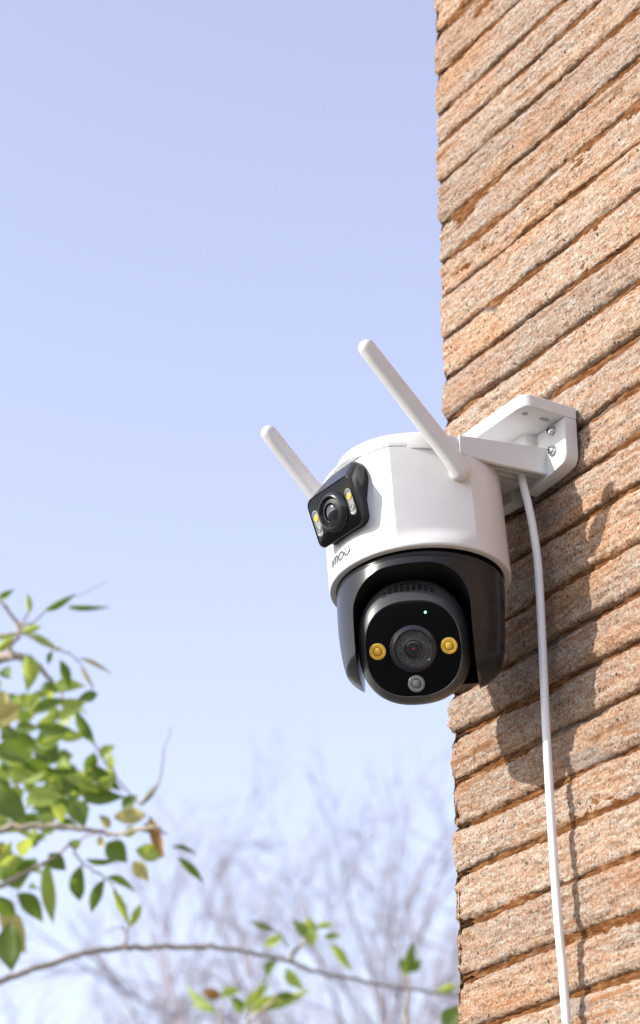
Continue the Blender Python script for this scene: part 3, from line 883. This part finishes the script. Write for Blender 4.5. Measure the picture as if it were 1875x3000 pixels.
for bx_, by_, tx_, ty_, w_, kd in L5:
    dep = LD + random.uniform(-.10, .12); tl = random.uniform(-.02, .02)
    leaf(at(*z5(bx_, by_), dep), at(*z5(tx_, ty_), dep + tl), w_ * .5167 / FPX * dep * 1.12, kd)
L6 = [(600,972,470,920,32,'G'),(640,990,535,1050,44,'L'),(770,1000,695,925,52,'G'),(780,1000,755,890,62,'L'),(800,960,895,915,38,'L'),(760,960,790,1045,62,'L'),(835,1000,925,1000,34,'G'),(865,1025,955,1165,46,'L'),(610,1120,535,1195,60,'G'),(655,1150,725,1265,60,'L'),
(320,1370,130,1270,50,'L'),(335,1295,235,1262,52,'B'),(335,1300,425,1245,60,'L'),(385,1290,450,1385,50,'G'),(455,1375,555,1230,60,'L'),(470,1375,625,1280,50,'L'),(500,1345,765,1300,52,'L'),(300,1365,190,1310,44,'L'),(600,1290,690,1285,40,'G'),
(1245,1180,1280,1055,54,'G'),(1250,1175,1215,1105,44,'G'),(1255,1170,1320,1110,44,'G'),(1240,1190,1270,1120,44,'L'),(1385,1275,1500,1235,44,'L'),(1440,1470,1530,1330,120,'G'),(480,1330,540,1180,30,'L')]
for bx_, by_, tx_, ty_, w_, kd in L6:
    dep = 4.05 + random.uniform(-.08, .1) + (.35 if bx_ > 1100 else 0)
    leaf(at(*z6(bx_, by_), dep), at(*z6(tx_, ty_), dep + random.uniform(-.02, .02)), w_ * .5952 / FPX * dep * 1.12, kd)
# further foliage behind and outside the photo's left edge
for k in range(190):
    if k < 148:
        u_, v_ = z5(*random.choice([(random.uniform(-60, 340), random.uniform(560, 1400)), (random.uniform(-60, 250), random.uniform(640, 1800)), (random.uniform(250, 620), random.uniform(960, 1350))]))
    else:
        u_, v_ = random.uniform(-620, -40), random.uniform(1650, 2750)
    dep = LD + random.uniform(.0, .4)
    a_ = random.uniform(0, 2 * math.pi); ln = random.uniform(45, 100)
    du, dv = ln * math.cos(a_), ln * abs(math.sin(a_)) * random.choice([1, 1, -.5])
    leaf(at(u_, v_, dep), at(u_ + du, v_ + dv, dep + random.uniform(-.03, .03)), random.uniform(.013, .026), random.choice('GGGLLL' + ('Y' if k % 9 == 0 else 'G')), random.uniform(-1.1, 1.1))
# twigs that hold the outer foliage
for k in range(10):
    z_ = 1.7 + .11 * k
    u_, v_ = random.uniform(-560, -80), random.uniform(1700, 2650)
    L_p = at(u_, v_, LD + .2)
    for q in range(2):
        b_ = L_p + RNG.normal(0, .035, 3); leaf(b_, b_ + np.array([random.uniform(-.05, .05), random.uniform(-.03, .03), random.uniform(-.05, .02)]), random.uniform(.014, .024), random.choice('GGL'), random.uniform(-1, 1))
    branch([tz(z_), .5 * (tz(z_) + at(u_, v_, LD + .15)) + np.array([0, 0, .03]), at(u_, v_, LD + .2)], .006, .0015)

# ------------------------------------------------------------------ bare winter trees
def bare_tree(base, H, seed, label, spread=.55, lean=(0, 0), mat='bark_grey_hazy', levels=5, fork=.42, squeeze=.72):
    rr = random.Random(seed)
    root = empty('bare_tree', base, label, 'tree', 'bare winter trees behind the wall')
    tv, tf, cv_, cf = [], [], [], []
    def add(P_, R_, sides, big):
        vs, fs = (tv, tf) if big else (cv_, cf)
        b0 = len(vs)
        for r in tube_rings(P_, R_, sides): vs.extend(r.tolist())
        fs.extend((grid_faces(len(P_), sides, wrap_v=True) + b0).tolist())
    def grow(p, dvec, L, r, lev):
        n_ = 7 if lev < 2 else 5
        P_ = [np.array(p)]; dcur = np.array(dvec, float); dcur /= np.linalg.norm(dcur)
        for i in range(n_ - 1):
            dcur = dcur + np.array([rr.gauss(0, .10 + .03 * lev), rr.gauss(0, .10 + .03 * lev), rr.gauss(.02, .06)])
            dcur /= np.linalg.norm(dcur)
            P_.append(P_[-1] + dcur * L / (n_ - 1))
        r1 = r * (.55 if lev == 0 else .42)
        add(P_, np.linspace(r, r1, n_), 9 if lev == 0 else 6 if lev < 3 else 4, lev < 2)
        if lev >= levels: return
        nc = {0: 7, 1: 5, 2: 5, 3: 3, 4: 1}[lev]
        for c_ in range(nc):
            t = fork + (1 - fork) * (c_ + rr.random() * .8) / nc if lev == 0 else .25 + .75 * (c_ + rr.random()) / nc
            i = min(n_ - 2, int(t * (n_ - 1))); f_ = t * (n_ - 1) - i
            q = P_[i] * (1 - f_) + P_[i + 1] * f_
            tang = P_[i + 1] - P_[i]; tang /= np.linalg.norm(tang)
            side = np.array([rr.gauss(0, 1), rr.gauss(0, 1), rr.gauss(0, .5)])
            side -= (side @ tang) * tang; side /= np.linalg.norm(side)
            ang = rr.uniform(.4, .95) * (1 if lev else spread / .5)
            nd_ = tang * math.cos(ang) + side * math.sin(ang) + np.array([0, 0, .06])
            rn = (r + (r1 - r) * t) * rr.uniform(.55, .75)
            grow(q, nd_, L * rr.uniform(.42, .66) * (1.0 if lev else 1.0 - .35 * (t - fork)), max(rn, .0045), lev + 1)
        if lev > 0 and lev < levels: grow(P_[-1], dcur, L * .45, r1, lev + 1)
    grow(np.array(base) - np.array([0, 0, .1]), (lean[0], lean[1], 1), H * .62, H * .014, 0)
    k_ = H / np.percentile([p_[2] for p_ in cv_], 98.5)
    bb = np.array([base[0], base[1], 0.])
    cc = np.array(cv_); top = cc[cc[:, 2] > .6 * cc[:, 2].max()].mean(0) - bb
    sh = lambda q: bb + ((q - bb) - np.outer(q[:, 2] / top[2], [top[0], top[1], 0])) * np.array([squeeze, squeeze, 1]) * k_     # crown above its foot
    mk('trunk', sh(np.array(tv)), tf, mat, root, 70)
    mk('crown', sh(np.array(cv_)), cf, mat, root, 70)
    return root
def spot(u, dep):
    p = at(u, 2700, dep); p[2] = 0; return p
def h_for(v, dep): return at(937, v, dep)[2]
bare_tree(spot(950, 19), h_for(2215, 19), 5, 'tall bare winter tree with forking trunk, left of the wall end', .5, (-.05, 0))
bare_tree(spot(1290, 21), h_for(2440, 21), 8, 'bare winter tree partly hidden behind the wall end', .5, (.0, 0))
bare_tree(spot(1120, 24), h_for(2560, 24), 21, 'lower bare tree standing between two taller bare trees', .6, (0, 0))
bare_tree(spot(120, 23), h_for(2960, 23), 33, 'low bare tree under the leafy branches', .6, (0, 0))
bare_tree(spot(600, 26), h_for(2900, 26), 41, 'distant bare tree below the long arching leafy branch', .6, (0, 0))
